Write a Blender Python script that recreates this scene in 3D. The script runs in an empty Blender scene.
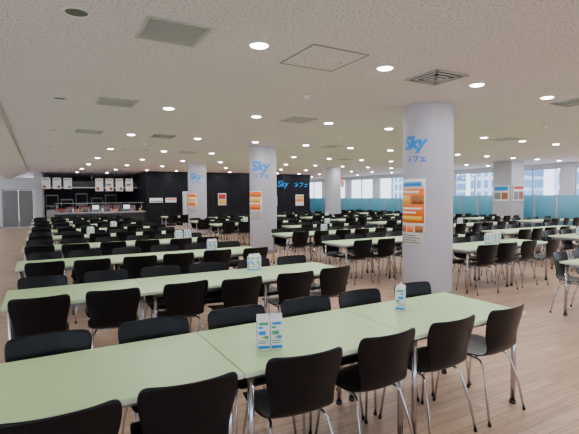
import bpy, bmesh, math, random
from mathutils import Vector, Matrix
random.seed(7)
S=bpy.context.scene
COL=S.collection

# ---------------------------------------------------------------- materials
def nt(name):
    m=bpy.data.materials.new(name); m.use_nodes=True
    t=m.node_tree; b=t.nodes['Principled BSDF']
    return m,t,b
def simple(name,col,rough=0.5,metal=0.0,spec=0.5,var=0.04,scale=6.0,bump=0.0):
    m,t,b=nt(name)
    tc=t.nodes.new('ShaderNodeTexCoord'); n=t.nodes.new('ShaderNodeTexNoise'); n.inputs['Scale'].default_value=scale
    n.inputs['Detail'].default_value=3
    r=t.nodes.new('ShaderNodeValToRGB')
    r.color_ramp.elements[0].color=(*[max(0,c*(1-var)) for c in col],1)
    r.color_ramp.elements[1].color=(*[min(1,c*(1+var)) for c in col],1)
    t.links.new(tc.outputs['Object'],n.inputs['Vector']); t.links.new(n.outputs['Fac'],r.inputs['Fac'])
    t.links.new(r.outputs['Color'],b.inputs['Base Color'])
    b.inputs['Roughness'].default_value=rough; b.inputs['Metallic'].default_value=metal
    b.inputs['Specular IOR Level'].default_value=spec
    if bump>0:
        bp=t.nodes.new('ShaderNodeBump'); bp.inputs['Strength'].default_value=bump
        n2=t.nodes.new('ShaderNodeTexNoise'); n2.inputs['Scale'].default_value=220
        t.links.new(tc.outputs['Object'],n2.inputs['Vector']); t.links.new(n2.outputs['Fac'],bp.inputs['Height'])
        t.links.new(bp.outputs['Normal'],b.inputs['Normal'])
    return m
M={}
M['black']=simple('black_plastic',(0.003,0.003,0.0045),0.32,spec=0.26,bump=0.03)
M['chrome']=simple('chrome_steel',(0.55,0.55,0.58),0.18,1.0)
M['green']=simple('green_laminate',(0.60,0.86,0.41),0.36,scale=2,var=0.02,spec=0.35)
M['edge']=simple('table_edge_band',(0.68,0.80,0.55),0.45)
M['frame']=simple('table_frame_metal',(0.35,0.36,0.38),0.35,0.8)
M['white']=simple('white_print',(0.82,0.82,0.82),0.5)
M['wall']=simple('painted_wall',(0.68,0.67,0.68),0.7)
M['soffit']=simple('white_soffit_paint',(0.86,0.84,0.86),0.7)
M['col']=simple('column_paint',(0.47,0.45,0.505),0.45)
M['dark']=simple('dark_panel_wall',(0.006,0.006,0.010),0.45,spec=0.2,scale=2)
M['darkgrey']=simple('dark_grey',(0.025,0.025,0.028),0.5)
M['grey']=simple('mid_grey',(0.22,0.22,0.23),0.5)
M['door']=simple('door_paint',(0.24,0.225,0.22),0.5)
M['orange']=simple('orange_print',(0.95,0.20,0.01),0.5)
M['red']=simple('red_print',(0.5,0.02,0.015),0.5)
M['yellow']=simple('yellow_print',(0.85,0.50,0.05),0.5)
M['blue']=simple('blue_print',(0.0,0.18,0.8),0.5)
M['cyan']=simple('cyan_print',(0.0,0.28,0.80),0.5)
M['pgreen']=simple('green_print',(0.05,0.42,0.16),0.5)
M['brown']=simple('food_photo_print',(0.36,0.13,0.04),0.5,var=0.8,scale=25)
M['steel']=simple('stainless',(0.45,0.45,0.47),0.35,0.9)
M['frameal']=simple('window_aluminium',(0.42,0.42,0.50),0.4,0.3)
M['ring']=simple('lamp_trim_ring',(0.75,0.75,0.75),0.4)
M['slat']=simple('vent_slat',(0.50,0.48,0.46),0.5)
M['concrete']=simple('outside_concrete',(0.6,0.62,0.65),0.8)
M['off']=simple('lamp_lens_unlit',(0.10,0.10,0.10),0.3)

def ceiling_mat():
    m,t,b=nt('acoustic_ceiling_board')
    tc=t.nodes.new('ShaderNodeTexCoord')
    n=t.nodes.new('ShaderNodeTexNoise'); n.inputs['Scale'].default_value=48; n.inputs['Detail'].default_value=3; n.inputs['Roughness'].default_value=0.6
    r=t.nodes.new('ShaderNodeValToRGB')
    r.color_ramp.elements[0].position=0.35; r.color_ramp.elements[0].color=(0.42,0.37,0.375,1)
    r.color_ramp.elements[1].position=0.46; r.color_ramp.elements[1].color=(0.80,0.725,0.76,1)
    br=t.nodes.new('ShaderNodeTexBrick'); br.offset=0.5
    br.inputs['Scale'].default_value=1.0
    br.inputs['Brick Width'].default_value=0.91; br.inputs['Row Height'].default_value=0.455
    br.inputs['Mortar Size'].default_value=0.0015
    br.inputs['Color1'].default_value=(1,1,1,1); br.inputs['Color2'].default_value=(0.98,0.98,0.98,1); br.inputs['Mortar'].default_value=(0.88,0.88,0.88,1)
    mx=t.nodes.new('ShaderNodeMix'); mx.data_type='RGBA'; mx.blend_type='MULTIPLY'; mx.inputs['Factor'].default_value=1
    t.links.new(tc.outputs['Object'],n.inputs['Vector']); t.links.new(tc.outputs['Object'],br.inputs['Vector'])
    t.links.new(n.outputs['Fac'],r.inputs['Fac'])
    t.links.new(r.outputs['Color'],mx.inputs['A']); t.links.new(br.outputs['Color'],mx.inputs['B'])
    t.links.new(mx.outputs['Result'],b.inputs['Base Color'])
    b.inputs['Roughness'].default_value=0.9; b.inputs['Specular IOR Level'].default_value=0.1
    bp=t.nodes.new('ShaderNodeBump'); bp.inputs['Strength'].default_value=0.3; bp.inputs['Distance'].default_value=0.003
    t.links.new(r.outputs['Color'],bp.inputs['Height']); t.links.new(bp.outputs['Normal'],b.inputs['Normal'])
    return m
M['ceil']=ceiling_mat()
def floor_mat():
    m,t,b=nt('wood_plank_floor')
    tc=t.nodes.new('ShaderNodeTexCoord')
    br=t.nodes.new('ShaderNodeTexBrick'); br.offset=0.37
    br.inputs['Scale'].default_value=1.0
    br.inputs['Brick Width'].default_value=0.95; br.inputs['Row Height'].default_value=0.11
    br.inputs['Mortar Size'].default_value=0.0022; br.inputs['Bias'].default_value=0.0
    br.inputs['Color1'].default_value=(0.66,0.445,0.30,1); br.inputs['Color2'].default_value=(0.50,0.325,0.215,1)
    br.inputs['Mortar'].default_value=(0.26,0.16,0.11,1)
    mp=t.nodes.new('ShaderNodeMapping'); mp.inputs['Scale'].default_value=(1.6,28,1)
    n=t.nodes.new('ShaderNodeTexNoise'); n.inputs['Scale'].default_value=1.6; n.inputs['Detail'].default_value=6; n.inputs['Roughness'].default_value=0.6
    r=t.nodes.new('ShaderNodeValToRGB')
    r.color_ramp.elements[0].position=0.3; r.color_ramp.elements[0].color=(0.74,0.71,0.68,1)
    r.color_ramp.elements[1].position=0.7; r.color_ramp.elements[1].color=(1.1,1.1,1.1,1)
    mx=t.nodes.new('ShaderNodeMix'); mx.data_type='RGBA'; mx.blend_type='MULTIPLY'; mx.inputs['Factor'].default_value=1
    t.links.new(tc.outputs['Object'],br.inputs['Vector']); t.links.new(tc.outputs['Object'],mp.inputs['Vector'])
    t.links.new(mp.outputs['Vector'],n.inputs['Vector']); t.links.new(n.outputs['Fac'],r.inputs['Fac'])
    t.links.new(br.outputs['Color'],mx.inputs['A']); t.links.new(r.outputs['Color'],mx.inputs['B'])
    t.links.new(mx.outputs['Result'],b.inputs['Base Color'])
    b.inputs['Roughness'].default_value=0.36; b.inputs['Specular IOR Level'].default_value=0.4
    return m
M['floor']=floor_mat()
def glass_mat(name,col,gl=0.06):
    m=bpy.data.materials.new(name); m.use_nodes=True; t=m.node_tree; t.nodes.clear()
    o=t.nodes.new('ShaderNodeOutputMaterial'); tr=t.nodes.new('ShaderNodeBsdfTransparent'); g=t.nodes.new('ShaderNodeBsdfGlossy')
    tr.inputs['Color'].default_value=(*col,1); g.inputs['Roughness'].default_value=0.03
    mx=t.nodes.new('ShaderNodeMixShader'); mx.inputs[0].default_value=gl
    t.links.new(tr.outputs[0],mx.inputs[1]); t.links.new(g.outputs[0],mx.inputs[2]); t.links.new(mx.outputs[0],o.inputs[0])
    return m
M['glass']=glass_mat('window_glass',(0.95,0.97,1.0))
def frosted():
    m=bpy.data.materials.new('teal_frosted_glass'); m.use_nodes=True; t=m.node_tree; t.nodes.clear()
    o=t.nodes.new('ShaderNodeOutputMaterial'); d=t.nodes.new('ShaderNodeBsdfDiffuse'); tl=t.nodes.new('ShaderNodeBsdfTranslucent'); g=t.nodes.new('ShaderNodeBsdfGlossy')
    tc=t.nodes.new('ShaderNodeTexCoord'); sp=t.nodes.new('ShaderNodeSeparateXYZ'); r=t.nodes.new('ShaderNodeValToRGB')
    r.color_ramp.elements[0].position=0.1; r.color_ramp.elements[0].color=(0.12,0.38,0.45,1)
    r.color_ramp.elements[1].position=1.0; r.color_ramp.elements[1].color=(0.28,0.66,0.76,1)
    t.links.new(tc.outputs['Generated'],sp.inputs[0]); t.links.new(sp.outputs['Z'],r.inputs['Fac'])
    for s in (d,tl): t.links.new(r.outputs['Color'],s.inputs['Color'])
    g.inputs['Roughness'].default_value=0.2
    a=t.nodes.new('ShaderNodeMixShader'); a.inputs[0].default_value=0.6
    b=t.nodes.new('ShaderNodeMixShader'); b.inputs[0].default_value=0.08
    t.links.new(d.outputs[0],a.inputs[1]); t.links.new(tl.outputs[0],a.inputs[2])
    t.links.new(a.outputs[0],b.inputs[1]); t.links.new(g.outputs[0],b.inputs[2]); t.links.new(b.outputs[0],o.inputs[0])
    return m
M['frost']=frosted()
def building_mat():
    m,t,b=nt('building_facade')
    tc=t.nodes.new('ShaderNodeTexCoord'); br=t.nodes.new('ShaderNodeTexBrick'); br.offset=0
    br.inputs['Scale'].default_value=1; br.inputs['Brick Width'].default_value=2.2; br.inputs['Row Height'].default_value=3.0
    br.inputs['Mortar Size'].default_value=0.45
    br.inputs['Color1'].default_value=(0.12,0.24,0.42,1); br.inputs['Color2'].default_value=(0.2,0.35,0.55,1); br.inputs['Mortar'].default_value=(0.6,0.65,0.72,1)
    mp=t.nodes.new('ShaderNodeCombineXYZ'); sp=t.nodes.new('ShaderNodeSeparateXYZ')
    t.links.new(tc.outputs['Object'],sp.inputs[0])
    t.links.new(sp.outputs['Y'],mp.inputs['X']); t.links.new(sp.outputs['Z'],mp.inputs['Y'])
    t.links.new(mp.outputs[0],br.inputs['Vector']); t.links.new(br.outputs['Color'],b.inputs['Base Color'])
    return m
M['bldg']=building_mat()
def emis(name,col,st):
    m=bpy.data.materials.new(name); m.use_nodes=True; t=m.node_tree; t.nodes.clear()
    o=t.nodes.new('ShaderNodeOutputMaterial'); e=t.nodes.new('ShaderNodeEmission'); e.inputs[0].default_value=(*col,1); e.inputs[1].default_value=st
    t.links.new(e.outputs[0],o.inputs[0]); return m
M['lens']=emis('lamp_lens_lit',(0.95,0.97,1.0),60)
M['screen']=emis('register_screen',(0.75,0.9,1.0),1.5)

# ---------------------------------------------------------------- mesh builder
class MB:
    def __init__(s): s.bm=bmesh.new(); s.mats=[]
    def mi(s,k):
        if k not in s.mats: s.mats.append(k)
        return s.mats.index(k)
    def box(s,c,d,mat,rot=0.0,bev=0.0,smooth=False):
        r=bmesh.ops.create_cube(s.bm,size=1.0)
        vs=r['verts']
        bmesh.ops.scale(s.bm,vec=Vector(d),verts=vs)
        fs=set(f for v in vs for f in v.link_faces)
        if bev>0:
            es=list(set(e for v in vs for e in v.link_edges))
            rr=bmesh.ops.bevel(s.bm,geom=es,offset=bev,segments=2,affect='EDGES',profile=0.5)
            fs|=set(rr['faces']); vs=list(set(v for f in fs if f.is_valid for v in f.verts))
        mt=Matrix.Translation(Vector(c))@Matrix.Rotation(rot,4,'Z')
        bmesh.ops.transform(s.bm,matrix=mt,verts=vs)
        i=s.mi(mat)
        for f in fs:
            if f.is_valid: f.material_index=i
        return vs
    def b2(s,a,b,mat,bev=0.0):
        return s.box([(a[i]+b[i])/2 for i in range(3)],[abs(b[i]-a[i]) for i in range(3)],mat,0,bev)
    def tube(s,pts,r,mat,seg=10,cap=True):
        i=s.mi(mat); pts=[Vector(p) for p in pts]; rings=[]
        for k,p in enumerate(pts):
            if k==0: t=pts[1]-p
            elif k==len(pts)-1: t=p-pts[k-1]
            else: t=(pts[k+1]-p).normalized()+(p-pts[k-1]).normalized()
            t.normalize()
            up=Vector((0,0,1)) if abs(t.z)<0.9 else Vector((1,0,0))
            a=t.cross(up).normalized(); b=t.cross(a).normalized()
            rr=r[k] if isinstance(r,(list,tuple)) else r
            rings.append([s.bm.verts.new(p+a*math.cos(2*math.pi*j/seg)*rr+b*math.sin(2*math.pi*j/seg)*rr) for j in range(seg)])
        for k in range(len(rings)-1):
            for j in range(seg):
                f=s.bm.faces.new((rings[k][j],rings[k][(j+1)%seg],rings[k+1][(j+1)%seg],rings[k+1][j])); f.material_index=i; f.smooth=True
        if cap:
            for rg in (rings[0],rings[-1]):
                f=s.bm.faces.new(rg); f.material_index=i
    def lathe(s,prof,mat,c=(0,0,0),seg=48):
        i=s.mi(mat); rings=[]
        for r,z in prof:
            rings.append([s.bm.verts.new((c[0]+r*math.cos(2*math.pi*j/seg),c[1]+r*math.sin(2*math.pi*j/seg),c[2]+z)) for j in range(seg)])
        for k in range(len(rings)-1):
            for j in range(seg):
                f=s.bm.faces.new((rings[k][j],rings[k][(j+1)%seg],rings[k+1][(j+1)%seg],rings[k+1][j])); f.material_index=i; f.smooth=True
    def arc(s,c,R,a0,a1,z0,z1,mat,th=0.003,seg=16):
        i=s.mi(mat); A=[]
        for j in range(seg+1):
            a=a0+(a1-a0)*j/seg; ca,sa=math.cos(a),math.sin(a)
            A.append([s.bm.verts.new((c[0]+rr*ca,c[1]+rr*sa,z)) for rr,z in ((R,z0),(R+th,z0),(R+th,z1),(R,z1))])
        for j in range(seg):
            for q in range(4):
                f=s.bm.faces.new((A[j][q],A[j+1][q],A[j+1][(q+1)%4],A[j][(q+1)%4])); f.material_index=i; f.smooth=(q==1)
        for e in (A[0],A[-1]):
            f=s.bm.faces.new(e); f.material_index=i
    def prism_y(s,poly,y0,y1,mat):
        i=s.mi(mat)
        A=[s.bm.verts.new((x,y0,z)) for x,z in poly]; Bv=[s.bm.verts.new((x,y1,z)) for x,z in poly]
        n=len(poly)
        for k in range(n):
            f=s.bm.faces.new((A[k],A[(k+1)%n],Bv[(k+1)%n],Bv[k])); f.material_index=i
        for r in (A,Bv):
            f=s.bm.faces.new(r); f.material_index=i
    def mesh(s,name):
        bmesh.ops.recalc_face_normals(s.bm,faces=s.bm.faces[:])
        me=bpy.data.meshes.new(name); s.bm.to_mesh(me); s.bm.free()
        for k in s.mats: me.materials.append(M[k])
        return me
    def obj(s,name,loc=(0,0,0),rz=0.0,parent=None):
        return inst(name,s.mesh(name),loc,rz,parent)
def inst(name,me,loc=(0,0,0),rz=0.0,parent=None):
    o=bpy.data.objects.new(name,me); COL.objects.link(o); o.location=loc; o.rotation_euler=(0,0,rz)
    if parent: o.parent=parent
    return o

# ---------------------------------------------------------------- room shell
H=3.0; XL=-4.0; XR=20.0; YB=-5.0; YF=36.0
b=MB(); b.b2((XL,YB,-0.12),(XR+0.2,YF,0),'floor'); b.obj('floor')
b=MB(); b.b2((-0.5,YB,H),(XR+0.2,YF,H+0.12),'ceil'); b.obj('ceiling')
b=MB(); b.prism_y([(-0.501,H),(-0.501,H+0.12),(XL,H+0.12),(XL,2.6),(-1.5,2.6)],YB,YF,'soffit'); b.obj('ceiling_soffit')
b=MB(); b.b2((-0.53,YB,H-0.02),(-0.49,YF,H),'slat'); b.obj('trim_1')
def window_wall(name,axis,pos,a0,a1,z0,z1,top,n,pier,outward,start):
    t=0.2*outward
    def bb(B,u0,u1,za,zb,m,t0=0.0,t1=None):
        t1=t if t1 is None else t1
        if axis=='Y': B.b2((pos+t0,u0,za),(pos+t1,u1,zb),m)
        else: B.b2((u0,pos+t0,za),(u1,pos+t1,zb),m)
    w=MB(); bb(w,a0,a1,0,z0,'wall'); bb(w,a0,a1,z1,top,'wall')
    step=(a1-a0)/n
    for k in range(n+1):
        u=a0+k*step
        bb(w,max(a0,u-pier/2),min(a1,u+pier/2),z0,z1,'wall')
    w.obj(name)
    for k in range(n):
        g=MB(); u0=a0+k*step+pier/2; u1=a0+(k+1)*step-pier/2
        for (p,q,r_,s_) in ((u0,u1,z0,z0+0.05),(u0,u1,z1-0.05,z1),(u0,u0+0.05,z0,z1),(u1-0.05,u1,z0,z1),((u0+u1)/2-0.03,(u0+u1)/2+0.03,z0,z1)):
            bb(g,p,q,r_,s_,'frameal',t*0.3,t*0.6)
        bb(g,u0+0.05,u1-0.05,z0+0.05,z1-0.05,'glass',t*0.44,t*0.46)
        g.obj('window_%d'%(start+k))
    L=bpy.data.lights.new(name+'_sky_portal','AREA'); L.shape='RECTANGLE'; L.size=(a1-a0); L.size_y=(z1-z0); L.cycles.is_portal=True
    o=bpy.data.objects.new(name+'_sky_portal',L); COL.objects.link(o)
    mid=(a0+a1)/2; zz=(z0+z1)/2
    if axis=='Y': o.location=(pos+t*1.2,mid,zz); d=Vector((-outward,0,0))
    else: o.location=(mid,pos+t*1.2,zz); d=Vector((0,-outward,0))
    o.rotation_euler=d.to_track_quat('-Z','Y').to_euler()
window_wall('wall_right','Y',XR,YB,YF,0.75,2.8,H+0.12,13,0.6,1,1)
window_wall('wall_left','Y',XL,YB,YF,0.6,2.45,H+0.12,12,0.5,-1,20)
window_wall('wall_back','X',YB,XL,XR,0.6,2.5,H+0.12,7,0.6,-1,40)
b=MB(); b.b2((XL,28.0,0),(-1.78,28.2,2.6),'wall'); b.b2((-0.28,28.0,0),(0.1,28.2,H),'wall'); b.b2((-1.78,28.0,2.08),(-0.28,28.2,2.7),'wall'); b.obj('wall_far_left')
b=MB(); b.b2((0.1,34.5,0),(5.0,34.7,H),'darkgrey'); b.b2((0.1,28.2,0),(0.2,34.5,H),'wall'); b.obj('wall_kitchen')
b=MB(); b.b2((5.0,24.5,0),(15.4,24.7,H),'dark'); b.b2((5.0,24.7,0),(5.2,34.5,H),'dark'); b.b2((15.2,24.7,0),(15.4,35.8,H),'dark')
for i in range(11): b.b2((5.9+i*0.95,24.485,0.0),(5.91+i*0.95,24.5,H),'darkgrey')
b.obj('wall_dark')
b=MB(); b.b2((5.2,35.8,0),(XR,36,H),'wall'); b.obj('wall_far')
b=MB(); b.b2((XL,27.985,0),(-1.85,28.0,0.08),'grey'); b.obj('baseboard_far')
b=MB()
b.b2((-1.775,28.0,0),(-1.72,28.1,2.075),'grey'); b.b2((-0.34,28.0,0),(-0.285,28.1,2.075),'grey'); b.b2((-1.72,28.0,2.02),(-0.34,28.1,2.075),'grey')
b.b2((-1.715,28.03,0.01),(-1.035,28.07,2.015),'door'); b.b2((-1.025,28.03,0.01),(-0.345,28.07,2.015),'door')
for x in (-1.10,-0.96):
    b.tube([(x,27.98,0.9),(x,27.98,1.15)],0.012,'chrome')
    for z in (0.92,1.13): b.tube([(x,27.98,z),(x,28.035,z)],0.008,'chrome')
b.obj('door_1')

# ---------------------------------------------------------------- columns
def bent_text(txt,size,c,R,acen,z,mat,name,parent,shear=0.0,bold=0.0):
    cu=bpy.data.curves.new('txt','FONT'); cu.body=txt; cu.size=size; cu.extrude=0.0; cu.offset=bold; cu.align_x='CENTER'; cu.shear=shear
    o=bpy.data.objects.new('txt',cu); COL.objects.link(o)
    bpy.context.view_layer.update()
    me=bpy.data.meshes.new_from_object(o.evaluated_get(bpy.context.evaluated_depsgraph_get()))
    bpy.data.objects.remove(o)
    bm=bmesh.new(); bm.from_mesh(me)
    bmesh.ops.triangulate(bm,faces=bm.faces[:])
    bmesh.ops.subdivide_edges(bm,edges=[e for e in bm.edges if e.calc_length()>size*0.12],cuts=2)
    for v in bm.verts:
        a=acen+v.co.x/R
        v.co=Vector((c[0]+(R+0.006)*math.cos(a),c[1]+(R+0.006)*math.sin(a),z+v.co.y))
    bm.to_mesh(me); bm.free(); me.materials.clear(); me.materials.append(M[mat])
    return inst(name,me,(0,0,0),0,parent)
RC=0.385
def column(x,y,poster=0,logo=0.27,off=-0.60,R=RC):
    b=MB(); b.lathe([(R,0.0),(R,H)],'col'); b.lathe([(R+0.012,0),(R+0.012,0.1),(R,0.105)],'grey')
    o=b.obj('column',(x,y,0))
    ac=math.atan2(-y,-x)
    if logo:
        bent_text('Sky',logo,(0,0),R,ac+off,2.32,'cyan','logo_lettering',o,0.25,0.012)
        bent_text('カフェ',logo*0.42,(0,0),R,ac+off+0.12,2.12,'blue','logo_sub_lettering',o,0,0.004)
    if poster:
        p=MB(); a0=ac-1.35; a1=ac-0.08; z0,z1=(0.82,1.86) if poster==1 else (0.95,1.75)
        def P(f0,f1,g0,g1,mat,lay): p.arc((0,0),R+0.002+lay*0.002,a0+(a1-a0)*f0,a0+(a1-a0)*f1,z0+(z1-z0)*g0,z0+(z1-z0)*g1,mat,0.003)
        P(0,1,0,1,'white',0)
        if poster==1:
            P(0.03,0.97,0.86,0.98,'white',1); P(0.12,0.88,0.89,0.95,'cyan',2); P(0.03,0.97,0.34,0.85,'orange',1)
            P(0.12,0.80,0.78,0.82,'white',2); P(0.55,0.95,0.62,0.75,'brown',2); P(0.1,0.48,0.62,0.75,'yellow',2)
            P(0.1,0.9,0.54,0.57,'white',2); P(0.1,0.7,0.48,0.51,'white',2)
            P(0.1,0.9,0.38,0.44,'yellow',2); P(0.05,0.3,0.2,0.3,'brown',1); P(0.36,0.62,0.2,0.3,'orange',1); P(0.68,0.94,0.2,0.3,'brown',1)
            for i in range(4): P(0.08,0.85-0.12*(i%2),0.04+i*0.035,0.055+i*0.035,'grey',1)
        else:
            P(0.03,0.97,0.80,0.98,'orange',1); P(0.1,0.9,0.6,0.76,'yellow',1); P(0.1,0.9,0.35,0.56,'orange',1)
            for i in range(4): P(0.1,0.9,0.06+i*0.06,0.08+i*0.06,'grey',1)
        p.obj('poster',(0,0,0),0,o)
    return o
column(5.40,5.05,1); column(5.56,11.35,2,0.36,-0.25); column(5.78,18.1,2,0.36,-0.25)
column(12.6,17.9,0,0)
b=MB(); b.b2((16.9,11.3,0),(17.75,12.15,H),'col'); b.b2((16.885,11.285,0),(17.765,12.165,0.1),'grey'); b.obj('square_column')
b=MB(); b.b2((16.86,11.38,1.35),(16.88,12.08,2.0),'white')
b.b2((16.85,11.42,1.78),(16.86,12.04,1.96),'cyan'); b.b2((16.85,11.42,1.42),(16.86,11.7,1.7),'brown'); b.b2((16.85,11.76,1.42),(16.86,12.04,1.7),'grey')
b.obj('poster_board')
b=MB(); b.b2((16.98,11.26,1.35),(17.68,11.28,2.0),'white')
b.b2((17.02,11.25,1.84),(17.64,11.26,1.96),'red'); b.b2((17.02,11.25,1.42),(17.3,11.26,1.74),'grey'); b.b2((17.36,11.25,1.42),(17.64,11.26,1.74),'brown')
b.obj('poster_board')

# ---------------------------------------------------------------- dining chair
def chair_mesh():
    prof=[(0.225,0.425,0.185),(0.215,0.445,0.20),(0.17,0.455,0.214),(0.08,0.447,0.222),(-0.02,0.44,0.220),(-0.11,0.44,0.208),(-0.17,0.452,0.194),
          (-0.205,0.485,0.184),(-0.22,0.53,0.186),(-0.232,0.59,0.198),(-0.245,0.66,0.214),(-0.258,0.725,0.226),(-0.27,0.778,0.224),(-0.276,0.800,0.212),(-0.278,0.808,0.19)]
    bm=bmesh.new(); n=10; rows=[]
    for k,(y,z,w) in enumerate(prof):
        row=[]
        bk=max(0,min(1,(z-0.46)/0.12)) if y<-0.15 else 0
        for j in range(n+1):
            t=-1+2*j/n
            row.append(bm.verts.new((w*t, y+bk*0.045*t*t, z+(1-bk)*0.018*abs(t)**2.5*(1 if k>1 else 0.2))))
        rows.append(row)
    for k in range(len(rows)-1):
        for j in range(n):
            f=bm.faces.new((rows[k][j],rows[k][j+1],rows[k+1][j+1],rows[k+1][j])); f.smooth=True
    me=bpy.data.meshes.new('shell'); bm.to_mesh(me); bm.free()
    o=bpy.data.objects.new('tmp',me); COL.objects.link(o)
    s=o.modifiers.new('s','SOLIDIFY'); s.thickness=0.011; s.offset=0
    u=o.modifiers.new('u','SUBSURF'); u.levels=1
    bpy.context.view_layer.update()
    sm=bpy.data.meshes.new_from_object(o.evaluated_get(bpy.context.evaluated_depsgraph_get()))
    bpy.data.objects.remove(o)
    B=MB(); B.bm.from_mesh(sm); B.mats=['black']
    for f in B.bm.faces: f.smooth=True; f.material_index=0
    r=0.0085
    for sx in (-1,1):
        B.tube([(sx*0.215,0.225,0.0),(sx*0.20,0.20,0.20),(sx*0.178,0.168,0.405),(sx*0.168,0.150,0.424),(sx*0.155,0.12,0.428),
                (sx*0.15,-0.09,0.42),(sx*0.155,-0.12,0.415),(sx*0.168,-0.15,0.395),(sx*0.20,-0.21,0.19),(sx*0.218,-0.245,0.0)],r,'chrome',8)
        for y in (0.225,-0.245): B.tube([(sx*0.2165,y,0.0),(sx*0.2155,y*0.99,0.02)],0.012,'black',8)
    for y in (0.10,-0.08): B.tube([(-0.152,y,0.422),(0.152,y,0.422)],0.008,'chrome',8)
    return B.mesh('dining_chair')
CH=chair_mesh()
def chair(x,y,rz): return inst('dining_chair',CH,(x,y,0),rz)

# ---------------------------------------------------------------- dining table
TW,TD,TH=1.16,0.78,0.72
def table_mesh():
    B=MB()
    B.box((0,0,TH-0.014),(TW-0.004,TD,0.027),'edge',0,0.005)
    B.box((0,0,TH),(TW-0.010,TD-0.010,0.0016),'green')
    B.box((0,TD/2-0.09,TH-0.05),(TW-0.16,0.02,0.045),'frame'); B.box((0,-TD/2+0.09,TH-0.05),(TW-0.16,0.02,0.045),'frame')
    B.box((TW/2-0.08,0,TH-0.05),(0.02,TD-0.18,0.045),'frame'); B.box((-TW/2+0.08,0,TH-0.05),(0.02,TD-0.18,0.045),'frame')
    for sx in (-1,1):
        for sy in (-1,1):
            x=sx*(TW/2-0.06); y=sy*(TD/2-0.06)
            B.tube([(x,y,0.02),(x,y,TH-0.028)],0.018,'chrome',12)
            B.tube([(x,y,0.0),(x,y,0.025)],0.024,'darkgrey',12)
            B.tube([(x,y,TH-0.04),(x,y,TH-0.027)],0.034,'frame',12)
    return B.mesh('dining_table')
TB=table_mesh()
def row(x0,n,ynear,near=None,far=None):
    yc=ynear+TD/2
    for k in range(n): inst('dining_table',TB,(x0+TW*(k+0.5),yc,0))
    def auto():
        return [x0+TW*k+q for k in range(n) for q in (0.3,0.86)]
    for side,xs in ((1,near),(-1,far)):
        for x in (auto() if xs is None else xs):
            if xs is None:
                jx=random.uniform(-0.03,0.03); jr=random.uniform(-0.13,0.13)
                out=random.uniform(0.0,0.09)
                y=yc-side*(TD/2-0.13+out)
            elif isinstance(x,tuple): x,out,jr=x; jx=0; y=yc-side*(TD/2-0.13+out)
            else: jx=0; jr=random.uniform(-0.06,0.06); y=yc-side*(TD/2-0.11)
            chair(x+jx,y,jr+(0 if side==1 else math.pi))
row(-0.30,3,1.985,[(0.04,0.06,0),(0.56,0.03,-0.05),(1.18,0.0,-0.08),(1.74,-0.03,0.02),(2.30,-0.04,0.02),(2.86,-0.05,0.06)],[0.02,0.61,1.20,1.76,2.30,2.90])
for k in range(1,9): row(-0.30,3,1.95+2.2*k)
row(5.95,2,2.5); row(5.95,2,4.7)
for k in range(2,9):
    Y=1.95+2.2*k
    if k in (4,7): row(6.25,2,Y)
    else: row(4.75,3,Y)
for k in range(1,9):
    Y=1.95+2.2*k
    if k==1: row(9.5,2,4.7); continue
    row(9.5,2 if k==7 else 3,Y)
for k in range(3,9):
    Y=1.95+2.2*k
    row(14.2,2,Y)

# ---------------------------------------------------------------- table menu stands
def stand_mesh():
    B=MB(); w=0.036; h=0.165
    B.mi('white'); bm=B.bm
    for cx in (-0.038,0.038):
        base=[bm.verts.new((cx+sx*w,sy*w,0)) for sx,sy in ((-1,-1),(1,-1),(1,1),(-1,1))]
        top=[bm.verts.new((cx+sx*w,sy*w,h)) for sx,sy in ((-1,-1),(1,-1),(1,1),(-1,1))]
        rg=[bm.verts.new((cx-w,0,h+0.018)),bm.verts.new((cx+w,0,h+0.018))]
        rt=[bm.verts.new((cx-w,0,h+0.034)),bm.verts.new((cx+w,0,h+0.034))]
        for a in range(4): bm.faces.new((base[a],base[(a+1)%4],top[(a+1)%4],top[a]))
        bm.faces.new((top[0],top[1],rg[1],rg[0])); bm.faces.new((top[2],top[3],rg[0],rg[1]))
        bm.faces.new((top[1],top[2],rg[1])); bm.faces.new((top[3],top[0],rg[0]))
        bm.faces.new((rg[0],rg[1],rt[1],rt[0])); bm.faces.new(base[::-1])
        t=0.0008
        cols=('pgreen','cyan') if cx<0 else ('cyan','pgreen')
        for s,ax in ((-1,'y'),(1,'y'),(-1,'x'),(1,'x')):
            if ax=='x' and s*cx<0: continue
            def q(u0,u1,z0,z1,m):
                if ax=='y': B.b2((cx+u0*w,s*w,z0),(cx+u1*w,s*(w+t),z1),m)
                else: B.b2((cx+s*w,u0*w,z0),(cx+s*(w+t),u1*w,z1),m)
            q(-0.7,0.7,0.142,0.158,cols[0]); q(-0.8,-0.1,0.122,0.134,cols[1])
            q(-0.75,0.35,0.085,0.108,cols[1]); q(0.1,0.75,0.062,0.08,cols[0]); q(-0.3,0.2,0.066,0.076,'yellow')
            q(-0.8,0.7,0.048,0.053,'grey'); q(-0.8,0.4,0.036,0.041,'grey'); q(-0.9,0.9,0.006,0.022,'cyan')
    return B.mesh('table_menu_stand')
ST=stand_mesh()
def stand(x,y,rz): inst('table_menu_stand',ST,(x,y,TH+0.001),rz)
stand(1.14,2.26,-0.35); stand(2.43,2.54,0.75)
stand(2.2,4.75,0.1)
for (x,y) in ((2.4,6.8),(2.65,9.0),(2.45,8.95),(1.0,11.2),(7.0,5.1),(7.35,5.2),(10.2,5.2),(6.0,8.9),(7.6,11.1),(11,9),(12,11.2),(5.9,13.4),(10.6,15.5),(1.8,13.4),(15.2,13.3)):
    stand(x,y,random.uniform(-0.6,0.6))

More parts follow.
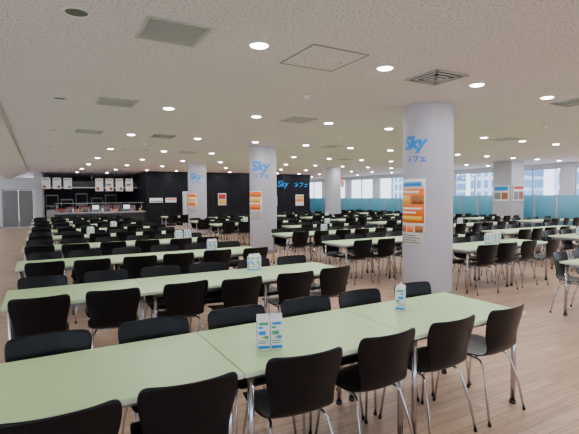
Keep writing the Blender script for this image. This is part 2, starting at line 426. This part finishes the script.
# ---------------------------------------------------------------- ceiling fittings
def downlight_mesh(lit):
    B=MB()
    B.lathe([(0.080,0.0),(0.083,-0.006),(0.098,-0.006),(0.102,0.0)],'ring',seg=32)
    if lit: B.lathe([(0.082,-0.004),(0.065,-0.012),(0.035,-0.017),(0.0005,-0.019)],'lens',seg=24)
    else: B.lathe([(0.0005,-0.001),(0.080,-0.001)],'off',seg=32)
    return B.mesh('downlight')
DL=downlight_mesh(True); DO=downlight_mesh(False)
LD=bpy.data.lights.new('downlight_lamp','AREA'); LD.shape='DISK'; LD.size=0.15; LD.energy=13.5; LD.color=(0.98,0.97,1.0)
for i in range(0,13):
    for j in range(-1,10):
        x=0.28+1.53*i; y=3.75+3.31*j
        if x>19.5 or y>34: continue
        if y>24 and 4.7<x<15.6: continue
        lit=i>0 and not (y>28 and x<5)
        o=inst('downlight',DL if lit else DO,(x,y,H))
        if lit:
            l=bpy.data.objects.new('lamp',LD); COL.objects.link(l); l.parent=o; l.location=(0,0,-0.021)
def grille_mesh():
    B=MB(); s=0.265
    for a,c in (((-s,-s,-0.012),(s,-s+0.03,0)),((-s,s-0.03,-0.012),(s,s,0)),((-s,-s,-0.012),(-s+0.03,s,0)),((s-0.03,-s,-0.012),(s,s,0))): B.b2(a,c,'slat')
    B.b2((-s+0.02,-s+0.02,-0.002),(s-0.02,s-0.02,-0.0005),'darkgrey')
    for k in range(14):
        y=-s+0.047+k*0.0335
        B.b2((-s+0.03,y-0.008,-0.009),(s-0.03,y+0.008,-0.004),'slat')
    return B.mesh('ceiling_vent_grille')
GM=grille_mesh()
for (x,y) in ((1.02,3.80),(1.02,6.95),(4.15,7.0),(0.95,10.3),(10.2,7.0),(4.1,13.7),(7.2,10.3)):
    inst('ceiling_vent_grille',GM,(x,y,H))
def diffuser():
    B=MB()
    for k,s in enumerate((0.26,0.19,0.12,0.06)):
        z=-0.014-0.003*k; w=0.03
        for a,c in (((-s,-s,z),(s,-s+w,z+0.008)),((-s,s-w,z),(s,s,z+0.008)),((-s,-s,z),(-s+w,s,z+0.008)),((s-w,-s,z),(s,s,z+0.008))): B.b2(a,c,'slat')
    B.b2((-0.25,-0.25,-0.004),(0.25,0.25,-0.0005),'darkgrey')
    return B.mesh('ceiling_air_diffuser')
DF=diffuser()
for (x,y) in ((4.13,3.75),(7.1,3.72),(7.2,7.0),(10.2,3.66),(2.5,10.3),(10.2,13.7)):
    inst('ceiling_air_diffuser',DF,(x,y,H))
B=MB(); s=0.33
for a,c in (((-s,-s,-0.006),(s,-s+0.014,0)),((-s,s-0.014,-0.006),(s,s,0)),((-s,-s,-0.006),(-s+0.014,s,0)),((s-0.014,-s,-0.006),(s,s,0))): B.b2(a,c,'grey')
B.b2((-s+0.016,-s+0.016,-0.003),(s-0.016,s-0.016,-0.0005),'ceil'); B.tube([(0.22,0,-0.006),(0.22,0,0)],0.015,'grey')
HM=B.mesh('ceiling_access_hatch')
for p in ((2.56,3.80),(2.5,13.7)): inst('ceiling_access_hatch',HM,(*p,H))
B=MB(); B.lathe([(0.0005,-0.045),(0.025,-0.045),(0.035,-0.03),(0.055,-0.015),(0.055,0)],'ring',seg=24); SD=B.mesh('smoke_detector')
for p in ((3.3,5.3),(6.3,8.7),(2.4,12),(9,5.3)): inst('smoke_detector',SD,(*p,H))

# ---------------------------------------------------------------- glass partition
y=9.3
while y<17.5:
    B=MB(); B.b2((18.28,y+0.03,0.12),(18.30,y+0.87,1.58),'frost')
    B.b2((18.26,y,0),(18.32,y+0.03,1.6),'frameal'); B.b2((18.26,y+0.87,0),(18.32,y+0.9,1.6),'frameal')
    B.b2((18.26,y+0.03,0.06),(18.32,y+0.87,0.12),'frameal'); B.b2((18.1,y+0.4,0.0),(18.5,y+0.5,0.06),'frameal')
    B.obj('partition_screen'); y+=0.93
y=17.9
while y<31:
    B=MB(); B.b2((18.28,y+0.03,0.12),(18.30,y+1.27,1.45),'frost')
    B.b2((18.26,y,0),(18.32,y+0.03,1.47),'frameal'); B.b2((18.26,y+1.27,0),(18.32,y+1.3,1.47),'frameal'); B.b2((18.26,y+0.03,0.06),(18.32,y+1.27,0.12),'frameal')
    B.b2((18.1,y+0.6,0.0),(18.5,y+0.7,0.06),'frameal')
    B.obj('partition_screen'); y+=1.34

# ---------------------------------------------------------------- serving area
b=MB()
b.b2((0.6,24.2,0),(4.8,24.9,0.82),'darkgrey'); b.b2((0.55,24.1,0.82),(4.85,25.0,0.87),'steel')
for x in (0.7,1.7,2.7,3.7,4.7): b.tube([(x,24.35,0.87),(x,24.35,1.3)],0.012,'chrome')
b.b2((0.6,24.3,1.3),(4.8,24.6,1.32),'steel'); b.b2((0.6,24.0,0.78),(4.8,24.1,0.80),'chrome')
for x in (1.6,2.6,3.6): b.b2((x-0.01,24.19,0.02),(x+0.01,24.2,0.8),'grey')
b.obj('serving_counter')
b=MB()
for x,w,h,m in ((0.9,0.2,0.2,'red'),(1.35,0.3,0.25,'steel'),(2.0,0.5,0.3,'darkgrey'),(3.0,0.3,0.33,'steel'),(3.5,0.4,0.36,'darkgrey'),(4.25,0.35,0.3,'white')):
    b.b2((x-w/2,24.65,0.871),(x+w/2,24.9,0.871+h),m,0.02); b.b2((x-w/2+0.04,24.64,0.93),(x+w/2-0.04,24.65,0.871+h-0.06),'grey')
b.obj('counter_equipment')
# tray stacks, bowls, bottles
b=MB()
for i in range(7): b.b2((1.55,24.4,0.872+i*0.02),(1.85,24.62,0.885+i*0.02),('orange','white')[i%2],0.003)
for i in range(6): b.b2((3.2,24.4,0.872+i*0.02),(3.5,24.62,0.885+i*0.02),('white','grey')[i%2],0.003)
b.obj('tray_stack')
b=MB()
for i in range(12):
    x=0.7+i*0.35+random.uniform(-0.05,0.05); m=random.choice(['white','yellow','red','pgreen','white','brown','steel'])
    b.lathe([(0.0005,0),(0.035,0),(0.038,0.11),(0.014,0.15),(0.014,0.18),(0.0005,0.182)],m,(x,24.25,0.871),14)
b.obj('condiment_bottles')
for x in (2.45,3.95):
    b=MB(); b.b2((x-0.1,24.36,0.871),(x+0.1,24.55,0.89),'darkgrey'); b.b2((x-0.02,24.45,0.89),(x+0.02,24.48,1.0),'darkgrey')
    b.b2((x-0.17,24.43,0.98),(x+0.17,24.46,1.22),'darkgrey',0.005); b.b2((x-0.155,24.425,0.995),(x+0.155,24.43,1.205),'screen'); b.obj('cash_register_monitor')
b=MB()
for x,h in ((0.7,1.8),(1.6,1.5),(2.5,1.9),(3.5,1.6),(4.4,1.8)):
    b.b2((x-0.38,33.7,0.05),(x+0.38,34.4,h),'steel',0.02); b.b2((x-0.33,33.68,0.15),(x+0.33,33.7,h*0.55),'darkgrey'); b.b2((x-0.33,33.68,h*0.6),(x+0.33,33.7,h-0.08),'darkgrey')
    b.tube([(x+0.25,33.64,0.4),(x+0.25,33.64,0.8)],0.012,'chrome')
    for q in (-0.3,0.3): b.tube([(x+q,34.05,0.0),(x+q,34.05,0.06)],0.03,'darkgrey')
b.obj('kitchen_cabinet')
b=MB(); b.b2((0.2,27.0,2.15),(4.98,28.4,2.5),'darkgrey'); b.b2((0.2,26.98,2.12),(4.98,27.0,2.18),'steel')
for x in (0.4,2.6,4.8): b.tube([(x,27.6,2.5),(x,27.6,H)],0.02,'steel')
b.obj('extractor_hood')
b=MB(); b.b2((0.3,29.0,0),(4.9,29.8,0.9),'steel')
for i in range(8):
    x=0.6+i*0.55; b.lathe([(0.0005,0),(0.13,0.0),(0.14,0.2),(0.12,0.21),(0.0005,0.22)],['steel','darkgrey','grey'][i%3],(x,29.4,0.9),16)
b.obj('kitchen_worktop')
def hung(x,y,w,z0,z1,mat,name='hanging_menu_board',cols=('grey','grey','grey')):
    b=MB(); b.box((0,0,(z0+z1)/2),(w,0.03,z1-z0),mat,0,0.004)
    for s in (-1,1): b.tube([(s*w*0.4,0,z1-0.01),(s*w*0.4,0,H)],0.004,'darkgrey',6)
    hh=z1-z0
    b.b2((-w*0.38,-0.02,z0+0.04),(-w*0.02,-0.014,z0+hh*0.3),cols[0]); b.b2((w*0.03,-0.02,z0+0.04),(w*0.38,-0.014,z0+hh*0.3),cols[1])
    b.b2((-w*0.38,-0.02,z0+hh*0.42),(w*0.2,-0.014,z0+hh*0.58),cols[2])
    b.b2((-w*0.42,-0.02,z1-0.10),(w*0.30,-0.014,z1-0.06),'grey')
    b.obj(name,(x,y,0))
cc=(('brown','white','white'),('white','brown','white'),('white','pgreen','white'),('brown','white','white'),('white','brown','grey'),('white','brown','white'),('white','white','brown'))
for i,x in enumerate((0.25,0.68,1.12,2.45,2.9,3.35,3.8)):
    hung(x,22.6,0.34,2.0 if i<3 else 1.9,2.5,'white',cols=cc[i])
hung(15.2,21.0,0.55,2.2,2.6,'orange','hanging_sign',('red','yellow','white')); hung(16.0,22.0,0.6,2.15,2.5,'cyan','hanging_sign',('white','white','blue'))
def wallposter(x,z0,z1,w,mats,name='wall_poster'):
    b=MB(); b.b2((x-w/2,24.45,z0),(x+w/2,24.48,z1),'white')
    n=len(mats)
    for i,m in enumerate(mats):
        h=(z1-z0-0.06)/n
        b.b2((x-w/2+0.04,24.44,z0+0.04+i*h),(x+w/2-0.04,24.45,z0+0.02+(i+1)*h-0.02),m)
    b.obj(name)
wallposter(5.5,1.3,1.55,0.7,['grey','white'],'menu_display'); wallposter(6.3,1.3,1.55,0.6,['white','orange'],'menu_display')
wallposter(8.1,0.8,1.9,0.5,['white','grey','white']); wallposter(9.3,1.1,1.8,0.5,['yellow','red'])
wallposter(12.6,1.0,1.6,0.7,['grey','white']); wallposter(14.6,1.0,1.7,0.6,['white','orange','yellow'])
b=MB(); b.b2((6.9,23.6,0.0),(7.6,24.3,1.9),'white',0.02); b.b2((6.96,23.58,0.8),(7.3,23.6,1.8),'grey'); b.b2((7.34,23.58,0.8),(7.54,23.6,1.3),'darkgrey'); b.b2((6.96,23.58,0.2),(7.54,23.6,0.5),'darkgrey')
b.obj('vending_machine')
for x,t,s in ((12.96,'Sky',0.55),(14.15,'カフェ',0.36)):
    cu=bpy.data.curves.new('t','FONT'); cu.body=t; cu.size=s; cu.extrude=0.01; cu.shear=0.2; cu.offset=0.008; cu.materials.append(M['cyan'])
    o=bpy.data.objects.new('wall_logo_lettering',cu); COL.objects.link(o); o.location=(x,24.46,2.2); o.rotation_euler=(math.pi/2,0,0)

# ---------------------------------------------------------------- outside
for (x,y,w,d,h) in ((90,40,14,14,9),(110,75,12,14,16),(120,112,16,20,12),(70,16,10,10,5),(130,55,20,20,20)):
    b=MB(); b.b2((-d/2,-w/2,-15),(d/2,w/2,h),'bldg'); b.b2((-d/2-0.3,-w/2-0.3,h),(d/2+0.3,w/2+0.3,h+0.8),'concrete'); b.b2((-1,-1,h+0.8),(2,2,h+3),'concrete')
    b.obj('office_building',(x,y,0))

w=bpy.data.worlds.new('World'); S.world=w; w.use_nodes=True
t=w.node_tree; bg=t.nodes['Background']
tc=t.nodes.new('ShaderNodeTexCoord'); sp=t.nodes.new('ShaderNodeSeparateXYZ'); r=t.nodes.new('ShaderNodeValToRGB')
t.links.new(tc.outputs['Generated'],sp.inputs[0]); t.links.new(sp.outputs['Z'],r.inputs['Fac'])
r.color_ramp.elements[0].position=0.0; r.color_ramp.elements[0].color=(0.82,0.91,1.0,1)
r.color_ramp.elements[1].position=0.6; r.color_ramp.elements[1].color=(0.6,0.78,1.0,1)
t.links.new(r.outputs['Color'],bg.inputs['Color']); bg.inputs['Strength'].default_value=4.0

cam=bpy.data.cameras.new('camera'); co=bpy.data.objects.new('camera',cam); COL.objects.link(co)
cam.sensor_width=36; cam.lens=440/579*36; cam.clip_end=500
rot=Matrix.Rotation(math.radians(-29.5),4,'Z')@Matrix.Rotation(math.radians(90-2.7),4,'X')@Matrix.Rotation(math.radians(-0.35),4,'Z')
co.matrix_world=Matrix.Translation((0,0,1.6))@rot
S.camera=co
